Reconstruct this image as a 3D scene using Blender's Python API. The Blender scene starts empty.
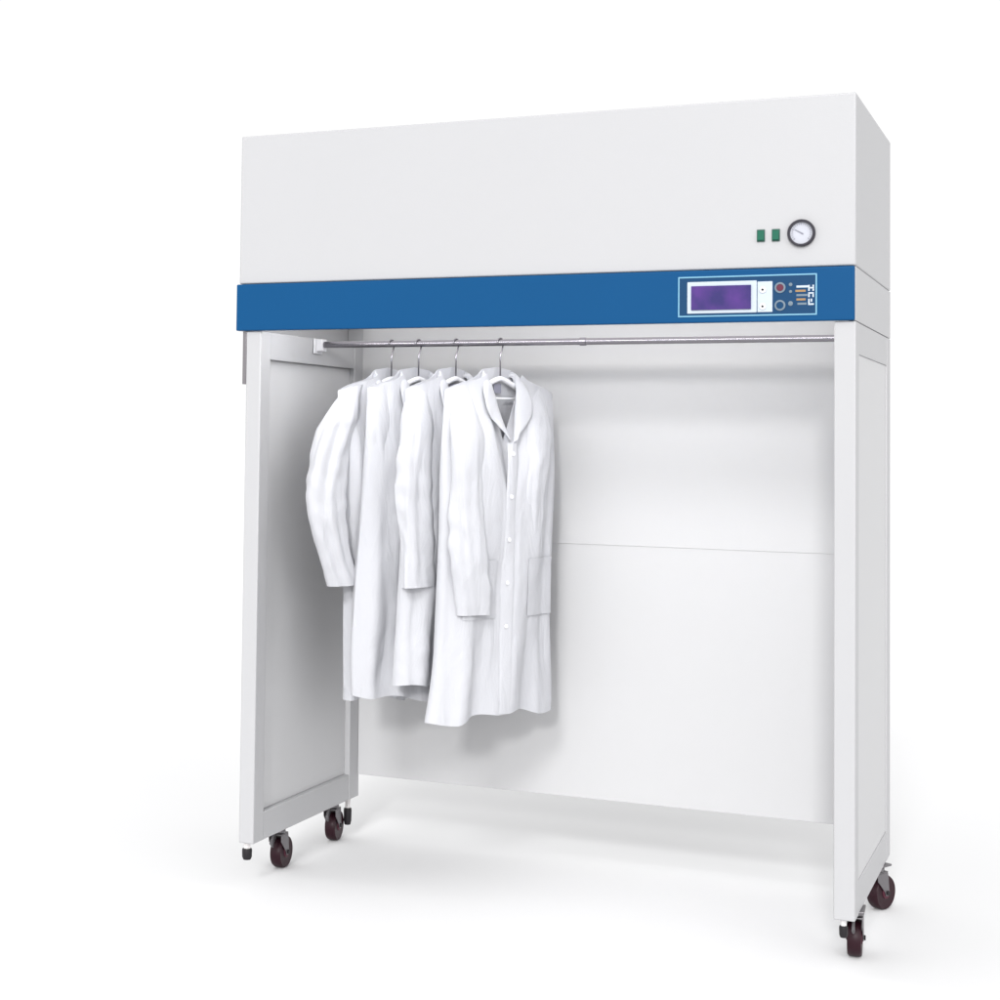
import bpy, bmesh, math, random
from mathutils import Vector, Matrix, noise
random.seed(7)
PI = math.pi
sc = bpy.context.scene
col = sc.collection

# ------------------------------------------------------------------ materials
def mat(name, base, rough=0.5, metal=0.0, bump=0.0, bscale=200.0, emis=None, estr=0.0,
        coat=0.0, var=0.0, vscale=3.0, sheen=0.0, trans=0.0):
    m = bpy.data.materials.new(name); m.use_nodes = True
    nt = m.node_tree; b = nt.nodes['Principled BSDF']
    b.inputs['Base Color'].default_value = (*base, 1)
    b.inputs['Roughness'].default_value = rough
    b.inputs['Metallic'].default_value = metal
    b.inputs['Coat Weight'].default_value = coat
    b.inputs['Sheen Weight'].default_value = sheen
    b.inputs['Transmission Weight'].default_value = trans
    tc = nt.nodes.new('ShaderNodeTexCoord')
    if var > 0:
        n = nt.nodes.new('ShaderNodeTexNoise'); n.inputs['Scale'].default_value = vscale
        n.inputs['Detail'].default_value = 6
        nt.links.new(tc.outputs['Object'], n.inputs['Vector'])
        r = nt.nodes.new('ShaderNodeMapRange')
        r.inputs['To Min'].default_value = 1 - var; r.inputs['To Max'].default_value = 1 + var
        nt.links.new(n.outputs['Fac'], r.inputs['Value'])
        mx = nt.nodes.new('ShaderNodeVectorMath'); mx.operation = 'SCALE'
        mx.inputs[0].default_value = base
        nt.links.new(r.outputs['Result'], mx.inputs['Scale'])
        nt.links.new(mx.outputs['Vector'], b.inputs['Base Color'])
    if bump > 0:
        n = nt.nodes.new('ShaderNodeTexNoise'); n.inputs['Scale'].default_value = bscale
        n.inputs['Detail'].default_value = 4
        nt.links.new(tc.outputs['Object'], n.inputs['Vector'])
        bp = nt.nodes.new('ShaderNodeBump'); bp.inputs['Strength'].default_value = bump
        bp.inputs['Distance'].default_value = 0.002
        nt.links.new(n.outputs['Fac'], bp.inputs['Height'])
        nt.links.new(bp.outputs['Normal'], b.inputs['Normal'])
    if emis:
        b.inputs['Emission Color'].default_value = (*emis, 1)
        b.inputs['Emission Strength'].default_value = estr
    return m

WHITE = mat('white_powder_coat', (.372, .372, .382), .42, bump=.08, bscale=260, var=.012, vscale=2.5)
PANEL = mat('white_sheet_lightened', (.47, .47, .478), .5, bump=.05, bscale=180, var=.012, vscale=1.6)  # sheets set lighter than the frame white, interior light put into the colour
BLUE = mat('blue_enamel', (.001, .054, .155), .45, bump=.05, bscale=220, var=.03, vscale=4)
BLUE.node_tree.nodes['Principled BSDF'].inputs['Specular IOR Level'].default_value = .12
NAVY = mat('dark_blue_foil', (.001, .036, .10), .5)
LINE = mat('pale_blue_print', (.16, .34, .46), .5)
PRINT = mat('white_print', (.42, .47, .53), .5)
GREYP = mat('grey_print', (.13, .17, .21), .5)
RED = mat('red_print', (.10, .02, .04), .5)
ORANGE = mat('orange_print', (.28, .17, .08), .5)
GREEN = mat('green_plastic', (.002, .085, .05), .4)
DGREEN = mat('dark_green_plastic', (.01, .06, .045), .4)
BLACK = mat('black_rubber', (.016, .014, .016), .45)
RING = mat('black_enamel', (.03, .028, .036), .3)
CHROME = mat('brushed_steel', (.24, .23, .25), .22, metal=1, bump=.05, bscale=400)
ZINC = mat('zinc_plate', (.20, .19, .20), .4, metal=.9, bump=.1, bscale=300)
MAROON = mat('maroon_polyurethane', (.020, .005, .009), .4, coat=.0, var=.1, vscale=30)
MAROOND = mat('maroon_core', (.07, .018, .03), .5)
NUT = mat('white_nut', (.6, .58, .58), .4)
PLASTIC = mat('white_plastic', (.62, .62, .64), .35)
TAGM = mat('care_tag', (.20, .20, .25), .6)
DIAL = mat('dial_face', (.42, .43, .48), .35)
TUBE = mat('lamp_tube', (.8, .8, .8), .4, emis=(1, .985, .97), estr=22.0)
FILLGLOW = mat('added_fill_glow', (.8, .8, .8), .5, emis=(1, .99, .98), estr=.95)  # glow of the added ceiling sheet, brightens the inner walls

for m_ in (NAVY, LINE, PRINT, GREYP, RED, ORANGE, GREEN, BLACK, MAROON, MAROOND, RING):
    m_.node_tree.nodes['Principled BSDF'].inputs['Specular IOR Level'].default_value = .2

def lcd_mat():
    m = bpy.data.materials.new('purple_lcd'); m.use_nodes = True
    nt = m.node_tree; b = nt.nodes['Principled BSDF']
    tc = nt.nodes.new('ShaderNodeTexCoord')
    n = nt.nodes.new('ShaderNodeTexNoise'); n.inputs['Scale'].default_value = 14; n.inputs['Detail'].default_value = 3
    nt.links.new(tc.outputs['Object'], n.inputs['Vector'])
    cr = nt.nodes.new('ShaderNodeValToRGB')
    cr.color_ramp.elements[0].position = .35; cr.color_ramp.elements[0].color = (.010, .004, .085, 1)
    cr.color_ramp.elements[1].position = .68; cr.color_ramp.elements[1].color = (.055, .012, .15, 1)
    nt.links.new(n.outputs['Fac'], cr.inputs['Fac'])
    nt.links.new(cr.outputs['Color'], b.inputs['Base Color'])
    nt.links.new(cr.outputs['Color'], b.inputs['Emission Color'])
    b.inputs['Emission Strength'].default_value = .2
    b.inputs['Roughness'].default_value = .2
    return m
LCD = lcd_mat()

def fabric():
    m = bpy.data.materials.new('white_cotton'); m.use_nodes = True
    nt = m.node_tree; b = nt.nodes['Principled BSDF']
    b.inputs['Base Color'].default_value = (.49, .494, .522, 1)
    b.inputs['Roughness'].default_value = .85
    b.inputs['Sheen Weight'].default_value = .15
    tc = nt.nodes.new('ShaderNodeTexCoord')
    mp = nt.nodes.new('ShaderNodeMapping'); mp.inputs['Scale'].default_value = (11, 11, 3.6)
    nt.links.new(tc.outputs['Object'], mp.inputs['Vector'])
    n = nt.nodes.new('ShaderNodeTexNoise'); n.inputs['Scale'].default_value = 1.6
    n.inputs['Detail'].default_value = 5; n.inputs['Distortion'].default_value = .6
    nt.links.new(mp.outputs['Vector'], n.inputs['Vector'])
    bp = nt.nodes.new('ShaderNodeBump'); bp.inputs['Strength'].default_value = .45; bp.inputs['Distance'].default_value = .02
    nt.links.new(n.outputs['Fac'], bp.inputs['Height'])
    w = nt.nodes.new('ShaderNodeTexNoise'); w.inputs['Scale'].default_value = 420
    nt.links.new(tc.outputs['Object'], w.inputs['Vector'])
    b2 = nt.nodes.new('ShaderNodeBump'); b2.inputs['Strength'].default_value = .12; b2.inputs['Distance'].default_value = .001
    nt.links.new(w.outputs['Fac'], b2.inputs['Height'])
    nt.links.new(bp.outputs['Normal'], b2.inputs['Normal'])
    nt.links.new(b2.outputs['Normal'], b.inputs['Normal'])
    tr = nt.nodes.new('ShaderNodeBsdfTranslucent'); tr.inputs['Color'].default_value = (.6, .6, .65, 1)
    mix = nt.nodes.new('ShaderNodeMixShader'); mix.inputs['Fac'].default_value = .12
    nt.links.new(b.outputs['BSDF'], mix.inputs[1]); nt.links.new(tr.outputs['BSDF'], mix.inputs[2])
    nt.links.new(mix.outputs['Shader'], nt.nodes['Material Output'].inputs['Surface'])
    return m
COTTON = fabric()

# ------------------------------------------------------------------ helpers
def box(bm, x0, x1, y0, y1, z0, z1):
    vs = [bm.verts.new(p) for p in ((x0,y0,z0),(x1,y0,z0),(x1,y1,z0),(x0,y1,z0),(x0,y0,z1),(x1,y0,z1),(x1,y1,z1),(x0,y1,z1))]
    for f in ((0,3,2,1),(4,5,6,7),(0,1,5,4),(1,2,6,5),(2,3,7,6),(3,0,4,7)):
        bm.faces.new([vs[i] for i in f])

def lathe(bm, prof, centre, axis='Z', seg=40):
    """prof: list of (radius, along)."""
    A = {'X': Matrix(((0,0,1),(0,1,0),(-1,0,0))), 'Y': Matrix(((1,0,0),(0,0,-1),(0,1,0))), 'Z': Matrix.Identity(3)}[axis]
    rings = []
    for r, h in prof:
        if r < 1e-6:
            rings.append([bm.verts.new(A @ Vector((0,0,h)) + Vector(centre))])
        else:
            rings.append([bm.verts.new(A @ Vector((r*math.cos(2*PI*k/seg), r*math.sin(2*PI*k/seg), h)) + Vector(centre)) for k in range(seg)])
    for a, b in zip(rings, rings[1:]):
        for k in range(seg):
            k2 = (k+1) % seg
            if len(a) == 1 and len(b) == 1: continue
            if len(a) == 1: bm.faces.new([a[0], b[k], b[k2]])
            elif len(b) == 1: bm.faces.new([a[k2], a[k], b[0]])
            else: bm.faces.new([a[k], b[k], b[k2], a[k2]])

def tube(bm, pts, rad, seg=12, cap=True, flat=(1,1)):
    pts = [Vector(p) for p in pts]; rings = []
    up = Vector((0,0,1)); prev = None
    for i, p in enumerate(pts):
        d = (pts[min(i+1, len(pts)-1)] - pts[max(i-1, 0)]).normalized()
        if prev is None:
            ref = Vector((0,1,0)) if abs(d.y) < .9 else up
            n = d.cross(ref).normalized()
        else:
            n = (prev - d*prev.dot(d)).normalized()
        prev = n; b = d.cross(n)
        r = rad[i] if isinstance(rad, (list, tuple)) else rad
        rings.append([bm.verts.new(p + n*r*flat[0]*math.cos(2*PI*k/seg) + b*r*flat[1]*math.sin(2*PI*k/seg)) for k in range(seg)])
    for a, b in zip(rings, rings[1:]):
        for k in range(seg):
            bm.faces.new([a[k], a[(k+1)%seg], b[(k+1)%seg], b[k]])
    if cap:
        bm.faces.new(rings[0][::-1]); bm.faces.new(rings[-1])

def obj(name, bm, m, parent=None, bevel=0.0, smooth=False, solid=0.0, sub=0, seg=3):
    bmesh.ops.recalc_face_normals(bm, faces=bm.faces[:])
    me = bpy.data.meshes.new(name); bm.to_mesh(me); bm.free()
    me.materials.append(m)
    o = bpy.data.objects.new(name, me); col.objects.link(o)
    if parent: o.parent = parent
    if smooth:
        for p in me.polygons: p.use_smooth = True
    if solid:
        s = o.modifiers.new('s', 'SOLIDIFY'); s.thickness = solid; s.offset = 0
        if not sub:
            e = o.modifiers.new('e', 'EDGE_SPLIT'); e.split_angle = math.radians(65); e.use_edge_sharp = False
    if sub:
        s = o.modifiers.new('u', 'SUBSURF'); s.levels = sub; s.render_levels = sub
    if bevel:
        b = o.modifiers.new('b', 'BEVEL'); b.width = bevel; b.segments = seg; b.limit_method = 'ANGLE'
        b.harden_normals = False
        for p in me.polygons: p.use_smooth = True
        me.set_sharp_from_angle(angle=math.radians(40))
    return o

def bx(name, dims, m, parent, bevel=.0015, seg=3):
    bm = bmesh.new(); box(bm, *dims); return obj(name, bm, m, parent, bevel, seg=seg)

def empty(name, loc=(0,0,0), rz=0, parent=None):
    o = bpy.data.objects.new(name, None); col.objects.link(o); o.location = loc; o.rotation_euler = (0,0,rz)
    o.empty_display_size = .1
    if parent: o.parent = parent
    return o

def copy_tree(o, parent=None):
    c = o.copy(); col.objects.link(c); c.parent = parent
    for ch in list(o.children): copy_tree(ch, c)
    return c

# ------------------------------------------------------------------ dimensions (metres)
W, D, H = 1.6, .683, 1.888
ZB, ZT = 1.361, 1.4865          # underside of head, top of blue band
PX, PR = .0245, 1.552           # outer face of left post, inner face of right post
FL = -.118                      # floor

# ------------------------------------------------------------------ setting
bm = bmesh.new(); box(bm, -300, 300, -300, 300, FL-.05, FL)
g = obj('floor', bm, mat('white_studio_floor', (.655, .655, .66), .8), None)
g['kind'] = 'structure'

# ------------------------------------------------------------------ cabinet
cab = empty('garment_cabinet', (W/2, D/2, FL))
cab['label'] = 'large white open-fronted garment storage cabinet on casters with blue band and control panel'
cab['category'] = 'cabinet'
root_off = Vector((-W/2, -D/2, -FL))
parts_root = cab
def fix(o):
    o.location = Vector(o.location) + root_off
    return o

# head housing
bm = bmesh.new(); box(bm, 0, W, 0, D, ZT+.001, H)
fix(obj('head_housing', bm, WHITE, cab, .004, seg=4))
bm = bmesh.new()
box(bm, .0, .018, .013, D, ZB, ZT-.0012); box(bm, W-.018, W, .001, D, ZB, ZT-.0012)
box(bm, .019, W-.019, D-.012, D-.001, 1.4530, ZT-.0012)
box(bm, .0185, .0686, D-.011, D-.0015, ZB+.0005, 1.4525); box(bm, PR-.0002, W-.0185, D-.011, D-.0015, ZB+.0005, 1.4525)
fix(obj('lower_skirt', bm, WHITE, cab, .0015))
fix(bx('ceiling_panel', (.019, W-.019, .016, D-.013, 1.432, 1.452), PANEL, cab))
# blue front band with folded ends
fix(bx('front_band', (-.003, W-.002, -.0095, .012, ZB, ZT-.0008), BLUE, cab, .003))
# lamp tube tucked behind the band
lamp = fix(empty('ceiling_lamp', (0,0,0), 0, cab))
bm = bmesh.new(); lathe(bm, [(0,0),(.012,0),(.012,1.40),(0,1.40)], (.10, .055, 1.410), 'X', 20)
obj('lamp_tube', bm, TUBE, lamp, smooth=False)
for a, b in ((.07, .0995), (1.5005, 1.53)):
    bm = bmesh.new(); box(bm, a, b, .038, .072, 1.393, 1.4315); obj('lamp_holder', bm, PLASTIC, lamp, .002)
bm = bmesh.new(); box(bm, .075, 1.525, .085, .655, 1.422, 1.4315); obj('fill_glow_sheet', bm, FILLGLOW, lamp, .002)  # added glowing sheet under the ceiling, evens the light inside the bay

# side frames
def side(x0, x1, px0, px1):
    fix(bx('front_post', (x0, x1, 0, .058, 0, ZB-.0012), WHITE, cab, .003))
    fix(bx('rear_post', (x0, x1, .613, D, 0, ZB-.0012), WHITE, cab, .003))
    fix(bx('bottom_rail', (x0+.0012, x1-.0012, .0585, .6125, 0, .075), WHITE, cab, .002))
    fix(bx('top_rail', (x0+.0012, x1-.0012, .0585, .6125, 1.286, ZB-.0012), WHITE, cab, .002))
    fix(bx('side_panel', (px0, px1, .0585, .6125, .0755, 1.2855), PANEL, cab, .001))
side(PX, .0685, .033, .052)
side(PR, W, PR+.016, PR+.0445)
fix(bx('corner_bracket', (.0125, .0238, .002, .05, 1.218, ZB-.0015), ZINC, cab, .001))

# back sheets (upper and lower) with a folded joint
fix(bx('back_panel', (.0692, PR-.0008, D-.012, D-.0105, .7838, 1.4315), PANEL, cab, .0012))
fix(bx('back_panel', (.0692, PR-.0008, D-.0103, D-.006, .0663, .8050), PANEL, cab, .0012))

# hanging rail
RY, RZ = .35, 1.343
rail = empty('hanging_rail', (0,0,0), 0, cab); fix(rail)
bm = bmesh.new(); lathe(bm, [(0,.0),(.0092,.0),(.0092,PR-.0685-.004),(0,PR-.0685-.004)], (.0705, RY, RZ), 'X', 32)
o = obj('rail_tube', bm, CHROME, rail); o.data.set_sharp_from_angle(angle=.6)
for p in o.data.polygons: p.use_smooth = True
for xx, s in ((.0688, 1), (PR-.0005, -1)):
    bm = bmesh.new()
    a, b = sorted((xx, xx+s*.004)); box(bm, a, b, RY-.028, RY+.028, RZ-.026, RZ+.017)
    a, b = sorted((xx+s*.0042, xx+s*.022)); box(bm, a, b, RY-.017, RY+.017, RZ-.019, RZ+.0155)
    obj('rail_bracket', bm, PLASTIC, rail, .003)
bm = bmesh.new(); lathe(bm, [(.0094,0),(.0112,.001),(.0112,.017),(.0094,.018)], (.845, RY, RZ), 'X', 32)
obj('rail_collar', bm, CHROME, rail)

# control panel on the band
cp = empty('control_panel', (0,0,0), 0, cab); fix(cp)
YF = -.0095
def X(px): return 1.193 + (px-678)*.322/139
def Z(px, py): return 1.421 - (py - (298.0 - (px-745)*.0165))*.00232
def plate(name, px0, px1, py0, py1, m, y=.0012, y0=YF, bev=.0003, par=cp):
    c = (px0+px1)/2
    return bx(name, (X(px0), X(px1), y0-y, y0-.0001 if y0 == YF else y0+.0002, Z(c,py1), Z(c,py0)), m, par, bev, 2)
plate('panel_foil', 678.6, 816.6, 277.0, 317.4, NAVY, .0010)
# outline
bm = bmesh.new()
xa, xb, za, zb = X(678), X(817), Z(747,318), Z(747,276.6); t = .0032
for d in ((xa,xb,za,za+t),(xa,xb,zb-t,zb),(xa,xa+t,za+t,zb-t),(xb-t,xb,za+t,zb-t)):
    box(bm, d[0], d[1], YF-.0018, YF-.0002, d[2], d[3])
obj('outline', bm, LINE, cp, .0003)
plate('display_frame', 687.5, 758, 282.5, 315, PRINT, .0035, bev=.0025)
plate('display', 692, 752.5, 287, 311.5, LCD, .0046, y0=YF-.003, bev=.0006)
plate('key_plate', 758.5, 773.5, 283, 314, PRINT, .0022, bev=.0015)
for py in (291.5, 308.3):
    bm = bmesh.new(); lathe(bm, [(.0078,0),(.0078,.0025),(.006,.0035),(0,.0035)], (X(764), YF-.0022, Z(764,py)), 'Y', 24)
    k = obj('key', bm, PLASTIC, cp, .0003)
    bm = bmesh.new(); lathe(bm, [(.0028,0),(.0028,.0006),(0,.0006)], (X(764), YF-.0057, Z(764,py)), 'Y', 16)
    obj('key_mark', bm, BLACK, k)
for px, py, c in ((781, 289.5, RED), (781, 307.3, NAVY)):
    bm = bmesh.new(); lathe(bm, [(.0125,0),(.0125,.002),(.0085,.0024),(.0085,0.0005)], (X(px), YF-.001, Z(px,py)), 'Y', 28)
    k = obj('key', bm, GREYP, cp)
    bm = bmesh.new(); lathe(bm, [(.0083,0),(.0083,.0016),(0,.0018)], (X(px), YF-.001, Z(px,py)), 'Y', 24)
    obj('key_cap', bm, c, k)
for px, py, r in ((791.3, 286.5, .0042), (791.3, 293.5, .0035), (791.3, 305.5, .0055)):
    bm = bmesh.new(); lathe(bm, [(r,0),(r,.0012),(r*.6,.002),(0,.002)], (X(px), YF-.001, Z(px,py)), 'Y', 20)
    obj('indicator', bm, GREYP, cp)
for i, (m_, a, b) in enumerate(((PRINT,797,809),(ORANGE,796,806),(GREYP,797,808),(ORANGE,797,806),(GREYP,798,807))):
    plate('printed_line', a, b, 287.5+i*4.3, 289.6+i*4.3, m_, .0016, bev=.0002)
# stacked white characters at the right end of the foil
bm = bmesh.new()
def stroke(px0, px1, py0, py1):
    box(bm, X(px0), X(px1), YF-.0017, YF-.0011, Z(811,py1), Z(811,py0))
stroke(808.5,810,287,293); stroke(810.2,814.2,289.2,290.6); stroke(812.6,814.2,287,289); stroke(812.6,814.2,290.8,293)
stroke(808.5,814,294.4,295.8); stroke(808.5,810,296,299.2); stroke(812.6,814,296,299.2)
stroke(808.5,810,300.8,307); stroke(810.2,814,305.4,307); stroke(811,812.4,300.8,303.8)
obj('printed_mark', bm, PRINT, cp)

# rocker switches and pressure gauge on the head
for x in (1.3855, 1.4200):
    s = fix(empty('rocker_switch', (0,0,0), 0, cab))
    bm = bmesh.new(); box(bm, x-.0093, x+.0093, -.0035, -.0001, 1.5635-.0145, 1.5635+.0145); obj('switch_frame', bm, DGREEN, s, .0012)
    bm = bmesh.new()
    vs = [(-.0075,-.004,-.012),(.0075,-.004,-.012),(.0075,-.0036,.012),(-.0075,-.0036,.012),
          (-.0075,-.0085,-.011),(.0075,-.0085,-.011),(.0075,-.0050,.011),(-.0075,-.0050,.011)]
    v = [bm.verts.new((x+a, b, 1.5635+c)) for a, b, c in vs]
    for f in ((0,1,2,3),(4,7,6,5),(0,4,5,1),(1,5,6,2),(2,6,7,3),(3,7,4,0)): bm.faces.new([v[i] for i in f])
    obj('rocker', bm, GREEN, s, .0008)
gz = fix(empty('pressure_gauge', (0,0,0), 0, cab))
gc = (1.4785, 0, 1.566)
bm = bmesh.new(); lathe(bm, [(.0318,.0001),(.0318,.008),(.030,.0115),(.0262,.0115),(.0255,.008),(.0255,.003)], gc, 'Y', 56)
o = obj('bezel', bm, RING, gz); o.data.set_sharp_from_angle(angle=.7)
bm = bmesh.new(); lathe(bm, [(.0254,.0001),(.0254,.0035),(0,.0035)], gc, 'Y', 48); obj('dial_face', bm, DIAL, gz)
bm = bmesh.new()
for k in range(21):
    a = math.radians(220 - k*13)
    c, s_ = math.cos(a), math.sin(a)
    p, q = (gc[0]+c*.019, -.0042, gc[2]+s_*.019), (gc[0]+c*.023, -.0042, gc[2]+s_*.023)
    tube(bm, [p, q], .0007 if k % 5 == 0 else .0004, 6)
obj('dial_scale', bm, TAGM, gz)
bm = bmesh.new(); a = math.radians(150); tube(bm, [(gc[0]-math.cos(a)*.005, -.005, gc[2]-math.sin(a)*.005), (gc[0]+math.cos(a)*.018, -.005, gc[2]+math.sin(a)*.018)], [.0013,.0005], 6)
obj('needle', bm, TAGM, gz)

# casters: local frame, wheel axis along X, swivel plate on top at z=0, wheel bottom at FL
def make_caster():
    c = empty('caster', (0,0,0), 0, cab)
    r = .0440; wy = .022; wz = FL + r
    bm = bmesh.new()
    lathe(bm, [(.012,-.0150),(r-.010,-.0150),(r-.003,-.0158),(r,-.011),(r,.011),(r-.003,.0158),(r-.010,.0150),(.012,.0150)], (0, wy, wz), 'X', 48)
    wh = obj('wheel', bm, MAROON, c, smooth=True); wh.data.set_sharp_from_angle(angle=.7)
    bm = bmesh.new()
    for s in (-1, 1):
        lathe(bm, [(r-.012, s*.0151),(r-.013, s*.0125),(.016, s*.0125),(.015, s*.0170),(.0, s*.0170)], (0, wy, wz), 'X', 40)
    h = obj('hub', bm, MAROOND, c, smooth=True); h.data.set_sharp_from_angle(angle=.6)
    bm = bmesh.new()
    for s in (-1, 1):       # fork cheeks
        x0, x1 = sorted((s*.0175, s*.0200))
        prof = [(-.022,-.022),(.024,-.022),(.026,-.034),(wy+.008, wz+.004),(wy+.006, wz-.008),(wy-.006, wz-.008),(wy-.010, wz+.002),(-.020,-.040)]
        va = [bm.verts.new((x0, y, z)) for y, z in prof]; vb = [bm.verts.new((x1, y, z)) for y, z in prof]
        bm.faces.new(va[::-1]); bm.faces.new(vb)
        for k in range(len(prof)): bm.faces.new([va[k], va[(k+1)%len(prof)], vb[(k+1)%len(prof)], vb[k]])
    box(bm, -.020, .020, -.022, .024, -.0215, -.0185)
    obj('fork', bm, ZINC, c, .001)
    bm = bmesh.new(); lathe(bm, [(0,-.0185),(.019,-.0185),(.021,-.013),(.019,-.0085),(0,-.0085)], (0,0,0), 'Z', 32)
    box(bm, -.024, .024, -.034, .034, -.0060, -.0008)
    obj('swivel_plate', bm, ZINC, c, .001)
    bm = bmesh.new(); lathe(bm, [(0,-.024),(.0062,-.024),(.0062,-.0195),(.0035,-.0195),(.0035,.0195),(.0062,.0195),(.0062,.024),(0,.024)], (0, wy, wz), 'X', 6)
    obj('axle_bolt', bm, BLACK, c, .0005)
    bm = bmesh.new()
    tube(bm, [(0,-.020,-.024),(0,-.034,-.030),(0,-.046,-.044)], [.006,.007,.008], 10, flat=(.5,1.8))
    obj('brake_pedal', bm, ZINC, c, .001)
    return c
spots = [(.031, .222, 2), (.031, .575, 6), (1.582, .128, 4), (1.578, .572, -26)]
c0 = make_caster()
for i, (x, y, a) in enumerate(spots):
    c = c0 if i == 0 else copy_tree(c0, cab)
    c.location = Vector((x, y, 0)) + root_off; c.rotation_euler.z = math.radians(a)
# levelling feet
def make_foot():
    f = empty('levelling_foot', (0,0,0), 0, cab)
    bm = bmesh.new(); lathe(bm, [(0,-.0005),(.010,-.0005),(.010,-.018),(0,-.018)], (0,0,0), 'Z', 6); obj('nut', bm, NUT, f, .001)
    bm = bmesh.new(); lathe(bm, [(0,-.0185),(.0125,-.0185),(.0135,-.022),(.0130,-.040),(.010,-.047),(0,-.048)], (0,0,0), 'Z', 28); o = obj('rubber_cap', bm, BLACK, f, smooth=True)
    o.data.set_sharp_from_angle(angle=.8)
    return f
f0 = make_foot()
for i, (x, y) in enumerate(((.038, .024), (.050, .645), (1.572, .020), (1.576, .655))):
    f = f0 if i == 0 else copy_tree(f0, cab)
    f.location = Vector((x, y, 0)) + root_off
    if i == 1: f.scale = (.9, .9, 1.7)
    if i == 2: f.scale = (.72, .72, .9)

# ------------------------------------------------------------------ hangers and coats
def sstep(a, b, x):
    t = max(0, min(1, (x-a)/(b-a))); return t*t*(3-2*t)

HK = .072      # collar top below rail centre
def make_hanger(loc, rz, label):
    h = empty('clothes_hanger', loc, rz)
    h['label'] = label; h['category'] = 'hanger'; h['group'] = 'hangers on the chrome rail'
    # hook: plane of local X/Z rotated about; hook curls over the rail (rail runs along world X)
    R = .0118
    pts = []
    for k in range(15):
        a = math.radians(-40 + k*230/14)
        pts.append((R*math.cos(a), 0, R*math.sin(a)))
    pts = pts[::-1]  # from tip (left) over the top to the right side
    pts += [(.006, 0, -.020), (.001, 0, -.030), (0, 0, -.046), (0, 0, -.098)]
    bm = bmesh.new(); tube(bm, pts, .0022, 10)
    o = obj('hook', bm, CHROME, h, smooth=True)
    bm = bmesh.new()
    arm = [(u, 0, -.098 - .34*abs(u)**1.12 - .010*(1-math.cos(min(1, abs(u)/.06)*PI/2))) for u in [(-.168 + .336*i/24) for i in range(25)]]
    tube(bm, arm, .0075, 10, flat=(1.0, 1.0))
    obj('shoulder_bar', bm, PLASTIC, h, smooth=True)
    bm = bmesh.new(); tube(bm, [(-.165,0,-.134),(-.155,0,-.150),(0,0,-.153),(.155,0,-.150),(.165,0,-.134)], .0032, 8)
    obj('trouser_bar', bm, PLASTIC, h, smooth=True)
    return h

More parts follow.
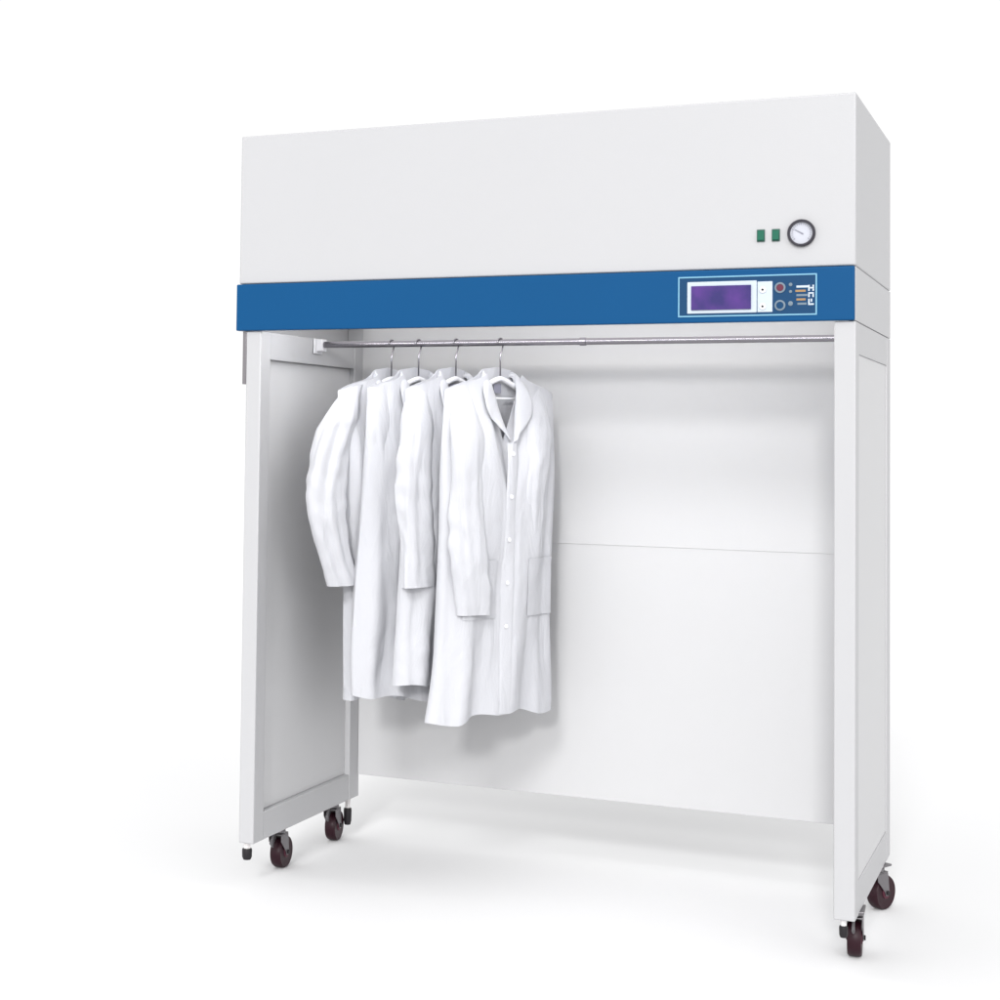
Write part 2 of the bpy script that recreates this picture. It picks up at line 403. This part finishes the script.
def make_coat(loc, rz, L, seed, label, near=dict(), far=dict(), wtop=.205, whem=.25, dep=.055, lean=(0,0), fold=1.0, buttons=True, pockets=False):
    """local X: across the shoulders (+X goes to the back sheet), -Y: coat front, Z up; origin at the rail."""
    c = empty('lab_coat', loc, rz)
    c['label'] = label; c['category'] = 'coat'; c['group'] = 'white coats hanging on the rail'
    zs = -.086
    def shoulder(u): return zs + .006 - .012*sstep(.05, .10, abs(u)) - .27*max(0, abs(u)-.055) - 1.5*max(0, abs(u)-.15)**2
    rnd = random.Random(seed)
    ph = [rnd.uniform(0, 6.28) for _ in range(8)]
    def halfw(t): return wtop + (whem-wtop)*t**.9 + .012*math.sin(t*5+ph[0])
    def folds(s, t):
        # s in 0..1 around one face
        A = .006 + .021*sstep(.08, 1, t)
        f = math.sin(2*PI*(2.6*s + .25*math.sin(3*t+ph[1])) + ph[2]) * .55
        f += math.sin(2*PI*(5.3*s - .35*t) + ph[3]) * .28
        f += noise.noise(Vector((s*5+seed*3.1, t*2.2, seed*1.7))) * .9
        f += noise.noise(Vector((s*13+seed, t*9, 4+seed))) * .18
        f += noise.noise(Vector((s*16+seed*2, t*2.5, 8+seed))) * .42 * sstep(.05, .3, t)
        f += .10*noise.noise(Vector((s*7+t*14+seed, t*20-s*5, seed)))
        return A*f*fold
    NU, NT = 56, 64
    def surf(s, t, side_):
        u = -1 + 2*s
        # squeeze sampling at edges
        u = math.sin(u*PI/2)*.35 + u*.65
        hw = halfw(t)
        z_top = shoulder(u*hw)
        x = u*hw
        edge = max(0, 1-abs(u)**2.6)
        b = (.014 + (dep-.014)*sstep(0, .28, t))
        y = side_*(b*edge**.6) 
        y += side_*folds(s, t)*edge**.35 if side_ < 0 else -folds(s+.4, t)*.6*edge**.35
        if side_ < 0 and t > .965: y -= .0012
        hem = -L + .010*math.sin(u*3+ph[4]) + .006*math.sin(u*9+ph[5])
        z = z_top + (hem - z_top)*t
        # sideways sway of the folds
        x += .010*sstep(.3,1,t)*noise.noise(Vector((s*4, t*3, seed+9)))
        x += lean[0]*t*t; y += lean[1]*t*t
        return x, y, z, u
    vdep = .185
    bm = bmesh.new()
    grid = {}
    for sd in (-1, 1):
        for i in range(NU+1):
            for j in range(NT+1):
                if sd == 1 and i in (0, NU):
                    grid[sd,i,j] = grid[-1,i,j]; continue
                s = i/NU; t = (j/NT)**1.1
                x, y, z, u = surf(s, t, sd)
                # neck
                xa = abs(x)
                if xa < .066:
                    k = 1 - xa/.066
                    top = (zs - vdep*k**.9) if sd < 0 else (zs + .004 + .010*k)
                    zz = top + (z - shoulder(x))*1.0
                    bl = (1-t)**3
                    z2 = top + (z - zs)*( ( -L - top)/( -L - zs))
                    z = z2
                if i in (0, NU): y = (folds(s,t)*.2)
                grid[sd,i,j] = bm.verts.new((x, y, z))
    for sd in (-1, 1):
        for i in range(NU):
            for j in range(NT):
                q = [grid[sd,i,j], grid[sd,i+1,j], grid[sd,i+1,j+1], grid[sd,i,j+1]]
                if len(set(q)) == 4:
                    try: bm.faces.new(q)
                    except ValueError: pass
    body = obj('coat_body', bm, COTTON, c, smooth=True, solid=.0016)
    # front placket: raised strip following the front
    def front(x, z):
        # invert approx: find s for x at t(z)
        t = max(0, min(1, (z - zs)/(-L - zs)))
        lo, hi = 0., 1.
        for _ in range(24):
            mid = (lo+hi)/2
            if surf(mid, t, -1)[0] < x: lo = mid
            else: hi = mid
        xx, yy, _, _ = surf((lo+hi)/2, t, -1)
        return yy
    bm = bmesh.new(); rows = []
    n = 50; z0 = zs - vdep - .002; z1 = -L + .006
    for j in range(n+1):
        z = z0 + (z1-z0)*j/n
        row = []
        for k, dx in enumerate((-.019, -.014, -.004, .008, .014)):
            x = .004 + dx - .035*(j/n)
            row.append(bm.verts.new((x, front(x, z) - (.0035 if 0 < k < 4 else .0002) , z)))
        rows.append(row)
    for a, b in zip(rows, rows[1:]):
        for k in range(4): bm.faces.new([a[k], a[k+1], b[k+1], b[k]])
    obj('placket', bm, COTTON, c, smooth=True, solid=.001)
    if buttons:
        for k in range(5):
            z = z0 - .03 - k*.115; bxx = -.035*(z-z0)/(z1-z0)
            bm = bmesh.new(); lathe(bm, [(0,0),(.0065,0),(.0065,.002),(.005,.003),(0,.0024)], (bxx, front(bxx, z)-.0045, z), 'Y', 18)
            obj('button', bm, PLASTIC, c, smooth=False)
    # collar with lapels: path round the neck
    bm = bmesh.new(); N = 48; rings = []
    for i in range(N+1):
        s = -1 + 2*i/N; a = abs(s); sg = 1 if s > 0 else -1
        if a < .45:
            th = a/.45*PI/2
            px_, py_, pz = .053*math.sin(th), .034*math.cos(th)+.004, zs + .020 - .008*math.sin(th)
            nx, ny = math.sin(th), math.cos(th); drop = .044; out = .012
        else:
            k = (a-.45)/.55
            px_ = .053*(1-k)**.9 + .004; py_ = .004 - (.030*sstep(0,.4,k)); pz = zs + .012 - (vdep+.012)*k
            py_ = min(py_, front(px_*sg, min(zs, pz)) - .004) if k > .15 else py_
            nx, ny = 1, -.35; drop = .044 + .012*math.sin(min(1,k*1.6)*PI) - .050*k**2; out = .012 + .038*math.sin(PI*min(1, k*1.05+.12))**.8*(1-k*.35)
        nrm = Vector((nx*sg, ny, 0)).normalized()
        p = Vector((px_*sg, py_, pz))
        inner = p - Vector((nrm.x*.004, nrm.y*.004, .022))
        top = p
        o1 = p + nrm*out*.35 + Vector((0, -.003 if a > .45 else 0, -drop*.25))
        o2 = p + nrm*out*.8 + Vector((0, -.004 if a > .45 else .003, -drop*.7))
        o3 = p + nrm*out + Vector((0, -.003 if a > .45 else .004, -drop))
        if a >= .45:
            for q in (o1, o2, o3):
                if q.z < zs-.01:
                    q.y = min(q.y, front(q.x, q.z) - .005)
        rings.append([bm.verts.new(q) for q in (inner, top, o1, o2, o3)])
    for a, b in zip(rings, rings[1:]):
        for k in range(4): bm.faces.new([a[k], a[k+1], b[k+1], b[k]])
    obj('collar', bm, COTTON, c, smooth=True, solid=.0022, sub=1)
    # maker's label in the neck
    bm = bmesh.new(); box(bm, -.016, .012, .0085, .0095, zs-.052, zs-.026); obj('neck_tag', bm, TAGM, c)
    # pockets
    for sx in ((-1, 1) if pockets else ()):
        bm = bmesh.new(); g = {}
        for i in range(9):
            for j in range(10):
                x = sx*(.055 + .118*i/8); z = -L*.585 - .155*j/9 
                g[i,j] = bm.verts.new((x, front(x, z) - .0035 - (.0025 if j == 0 else 0), z))
        for i in range(8):
            for j in range(9): bm.faces.new([g[i,j], g[i+1,j], g[i+1,j+1], g[i,j+1]])
        obj('pocket', bm, COTTON, c, smooth=True, solid=.0014)
    # sleeves
    for sx, P in ((-1, near), (1, far)):
        ln = P.get('len', .56); splay = P.get('splay', .10); fwd = P.get('fwd', -.03); bend = P.get('bend', .5); w = P.get('w', .074)
        bm = bmesh.new(); NS, NR = 60, 48; rings = []
        elbow = P.get('elbow', .5); cuff = P.get('cuff', .046)
        tip = wtop - .022
        for i in range(NS+1):
            t = (i/NS)**1.15
            # inner and outer contour in the plane of the coat
            so = (t/elbow)*.45 + .55*math.sin(t/elbow*PI/2) if t < elbow else 1 - (1-math.cos((t-elbow)/(1-elbow)*PI/2))*bend
            xo = tip + .050*(1-(1-min(1, t/.22))**2)*P.get('cap', 1) + splay*(so if t < elbow else so)
            zo = shoulder(tip) + .001 - .055*min(1, t/.10)**1.5*0 - ln*t
            wd = (.066 + (2*w*.72-.066)*sstep(0, .26, t)**.8); wd = wd + (2*cuff - 2*w*.72)*sstep(.3, 1, t)
            xi = xo - wd
            zo -= .005*(1-sstep(0,.1,t))
            zi = zo + (.24*wd)*(1-sstep(0, .35, t)) + .35*splay*wd*sstep(.4,1,t)
            cy = fwd*sstep(.12, 1, t) + P.get('hug', .7)*front(sx*(xi+xo)/2, (zi+zo)/2)*sstep(.0, .25, t)
            rv = .010 + (w*.44-.010)*sstep(0, .24, t)**.7 - .004*t
            ring = []
            for q in range(NR):
                a = 2*PI*q/NR
                ca, sa = math.cos(a), math.sin(a)
                f = .07*math.sin(3*a + ph[6] + 3.0*t) + .05*math.sin(5*a + ph[7] - 4*t)
                f += .22*noise.noise(Vector((ca*1.1+seed, sa*1.1+sx*5, t*3.2)))
                # slanting drag creases round the elbow and the cuff
                f += .075*math.sin(31*t + 3*math.sin(5*t+ph[3]) + 2.2*ca + 1.4*sa + ph[5])*noise.noise(Vector((ca+seed, sa, t*4+2)))*2*sstep(.15,.4,t)
                f += .20*noise.noise(Vector((ca*2.6+seed*2, sa*2.6, t*1.8)))
                f *= sstep(0, .3, t)
                if t > .93: f += .035
                k = (1+ca)/2
                x = xi + (xo-xi)*k + (wd/2)*f*ca; z = zi + (zo-zi)*k
                y = cy + rv*(1+f)*math.copysign(abs(sa)**.85, sa)
                ring.append(bm.verts.new((sx*x + lean[0]*t*t*.3, y, z)))
            rings.append(ring)
        for a, b in zip(rings, rings[1:]):
            for q in range(NR): bm.faces.new([a[q], a[(q+1)%NR], b[(q+1)%NR], b[q]])
        obj('sleeve', bm, COTTON, c, smooth=True, solid=.0016)
    return c

HX = (.300, .382, .493, .622)
A = [math.radians(v) for v in (69, 64, 68, 63)]
labs_h = ['hanger of the leftmost coat, its hook nearest the left rail bracket',
          'hanger whose hook is second from the left rail bracket',
          'hanger whose hook is third from the left rail bracket, in an open coat collar',
          'hanger of the frontmost coat, its hook farthest along the rail from the left']
labs_c = ['leftmost white lab coat, its sleeve spread out over the left side panel',
          'white lab coat hanging second from the left, just in front of the spread sleeve coat',
          'white lab coat hanging third from the left, behind the long fully visible coat',
          'rightmost white lab coat in the row, its whole front with collar and placket showing']
C = [dict(L=.98, seed=3, wtop=.195, whem=.205, lean=(.04, 0), near=dict(splay=.118, bend=.55, len=.54, elbow=.55, fwd=-.02, w=.080, cap=.6)),
     dict(L=.965, seed=5, wtop=.195, whem=.220, near=dict(splay=-.015, bend=.2, len=.585, w=.062, elbow=.4, cap=.4, hug=.1, fwd=.025)),
     dict(L=.925, seed=11, wtop=.195, whem=.220, near=dict(splay=.040, bend=.15, len=.535, w=.072, elbow=.62, cuff=.054, cap=.5, fwd=-.015)),
     dict(L=1.0, seed=21, fold=.6, wtop=.190, whem=.225, lean=(-.035, 0), pockets=True, near=dict(splay=.012, bend=2.0, len=.605, fwd=-.012, w=.070, cuff=.052, cap=.35), far=dict(splay=-.04, fwd=.02, cap=.3))]
for i in range(4):
    loc = (HX[i], RY, RZ)
    make_hanger(loc, A[i], labs_h[i])
    make_coat(loc, A[i], label=labs_c[i], **C[i])

# ------------------------------------------------------------------ camera (fitted to the photograph)
cam = bpy.data.cameras.new('camera'); co = bpy.data.objects.new('camera', cam); col.objects.link(co)
co.location = (2.10593, -3.91392, 1.07055)
co.rotation_euler = (1.60985, -.01348, .43046)
cam.sensor_width = 36; cam.sensor_fit = 'HORIZONTAL'
cam.lens = 1650.49/1000*36
cam.shift_x = (500-341.27)/1000; cam.shift_y = (375.9-500)/1000
cam.clip_end = 2000; cam.clip_start = .05
sc.camera = co

# ------------------------------------------------------------------ light
w = bpy.data.worlds.new('World'); sc.world = w; w.use_nodes = True
bg = w.node_tree.nodes['Background']; bg.inputs['Color'].default_value = (1, 1, 1, 1); 
# a bright white studio, brightest above and in front of the cabinet
nt = w.node_tree
tc = nt.nodes.new('ShaderNodeTexCoord'); sp = nt.nodes.new('ShaderNodeSeparateXYZ')
nt.links.new(tc.outputs['Generated'], sp.inputs['Vector'])
m1 = nt.nodes.new('ShaderNodeMapRange'); m1.interpolation_type = 'SMOOTHSTEP'
m1.inputs['From Min'].default_value = .05; m1.inputs['From Max'].default_value = -.55
m1.inputs['To Min'].default_value = 0; m1.inputs['To Max'].default_value = 1
nt.links.new(sp.outputs['Y'], m1.inputs['Value'])
m2 = nt.nodes.new('ShaderNodeMath'); m2.operation = 'MULTIPLY_ADD'
m2.inputs[1].default_value = .60; m2.inputs[2].default_value = 1.04
nt.links.new(m1.outputs['Result'], m2.inputs[0]); nt.links.new(m2.outputs['Value'], bg.inputs['Strength'])

def area(name, d, dist, size, irr, target=(.8, .35, .8), colr=(1,1,1)):
    """d: direction from target to lamp; irr: irradiance/pi wanted at the target on a facing surface."""
    L = bpy.data.lights.new(name, 'AREA'); L.shape = 'SQUARE' if not isinstance(size, tuple) else 'RECTANGLE'
    if isinstance(size, tuple): L.size, L.size_y = size
    else: L.size = size
    dv = Vector(d).normalized(); L.energy = irr*PI*PI*dist*dist; L.color = colr
    o = bpy.data.objects.new(name, L); col.objects.link(o)
    o.location = Vector(target) + dv*dist
    o.rotation_euler = (-dv).to_track_quat('-Z', 'Y').to_euler()
    return o
def sun(name, d, ang, irr, colr=(1,1,1)):
    L = bpy.data.lights.new(name, 'SUN'); L.angle = math.radians(ang); L.energy = irr*PI; L.color = colr
    o = bpy.data.objects.new(name, L); col.objects.link(o); o.location = Vector(d)*5
    o.rotation_euler = (-Vector(d)).to_track_quat('-Z', 'Y').to_euler()
sun('key_light', (.19, -1, .33), 5, .34, (1, .995, .985))
sun('side_fill_light', (1, -.75, .12), 40, .24)
sun('high_front_light', (.12, -1, .66), 12, .42)

vs = sc.view_settings
vs.view_transform = 'Standard'; vs.look = 'None'; vs.exposure = 0; vs.gamma = 1; vs.use_curve_mapping = False
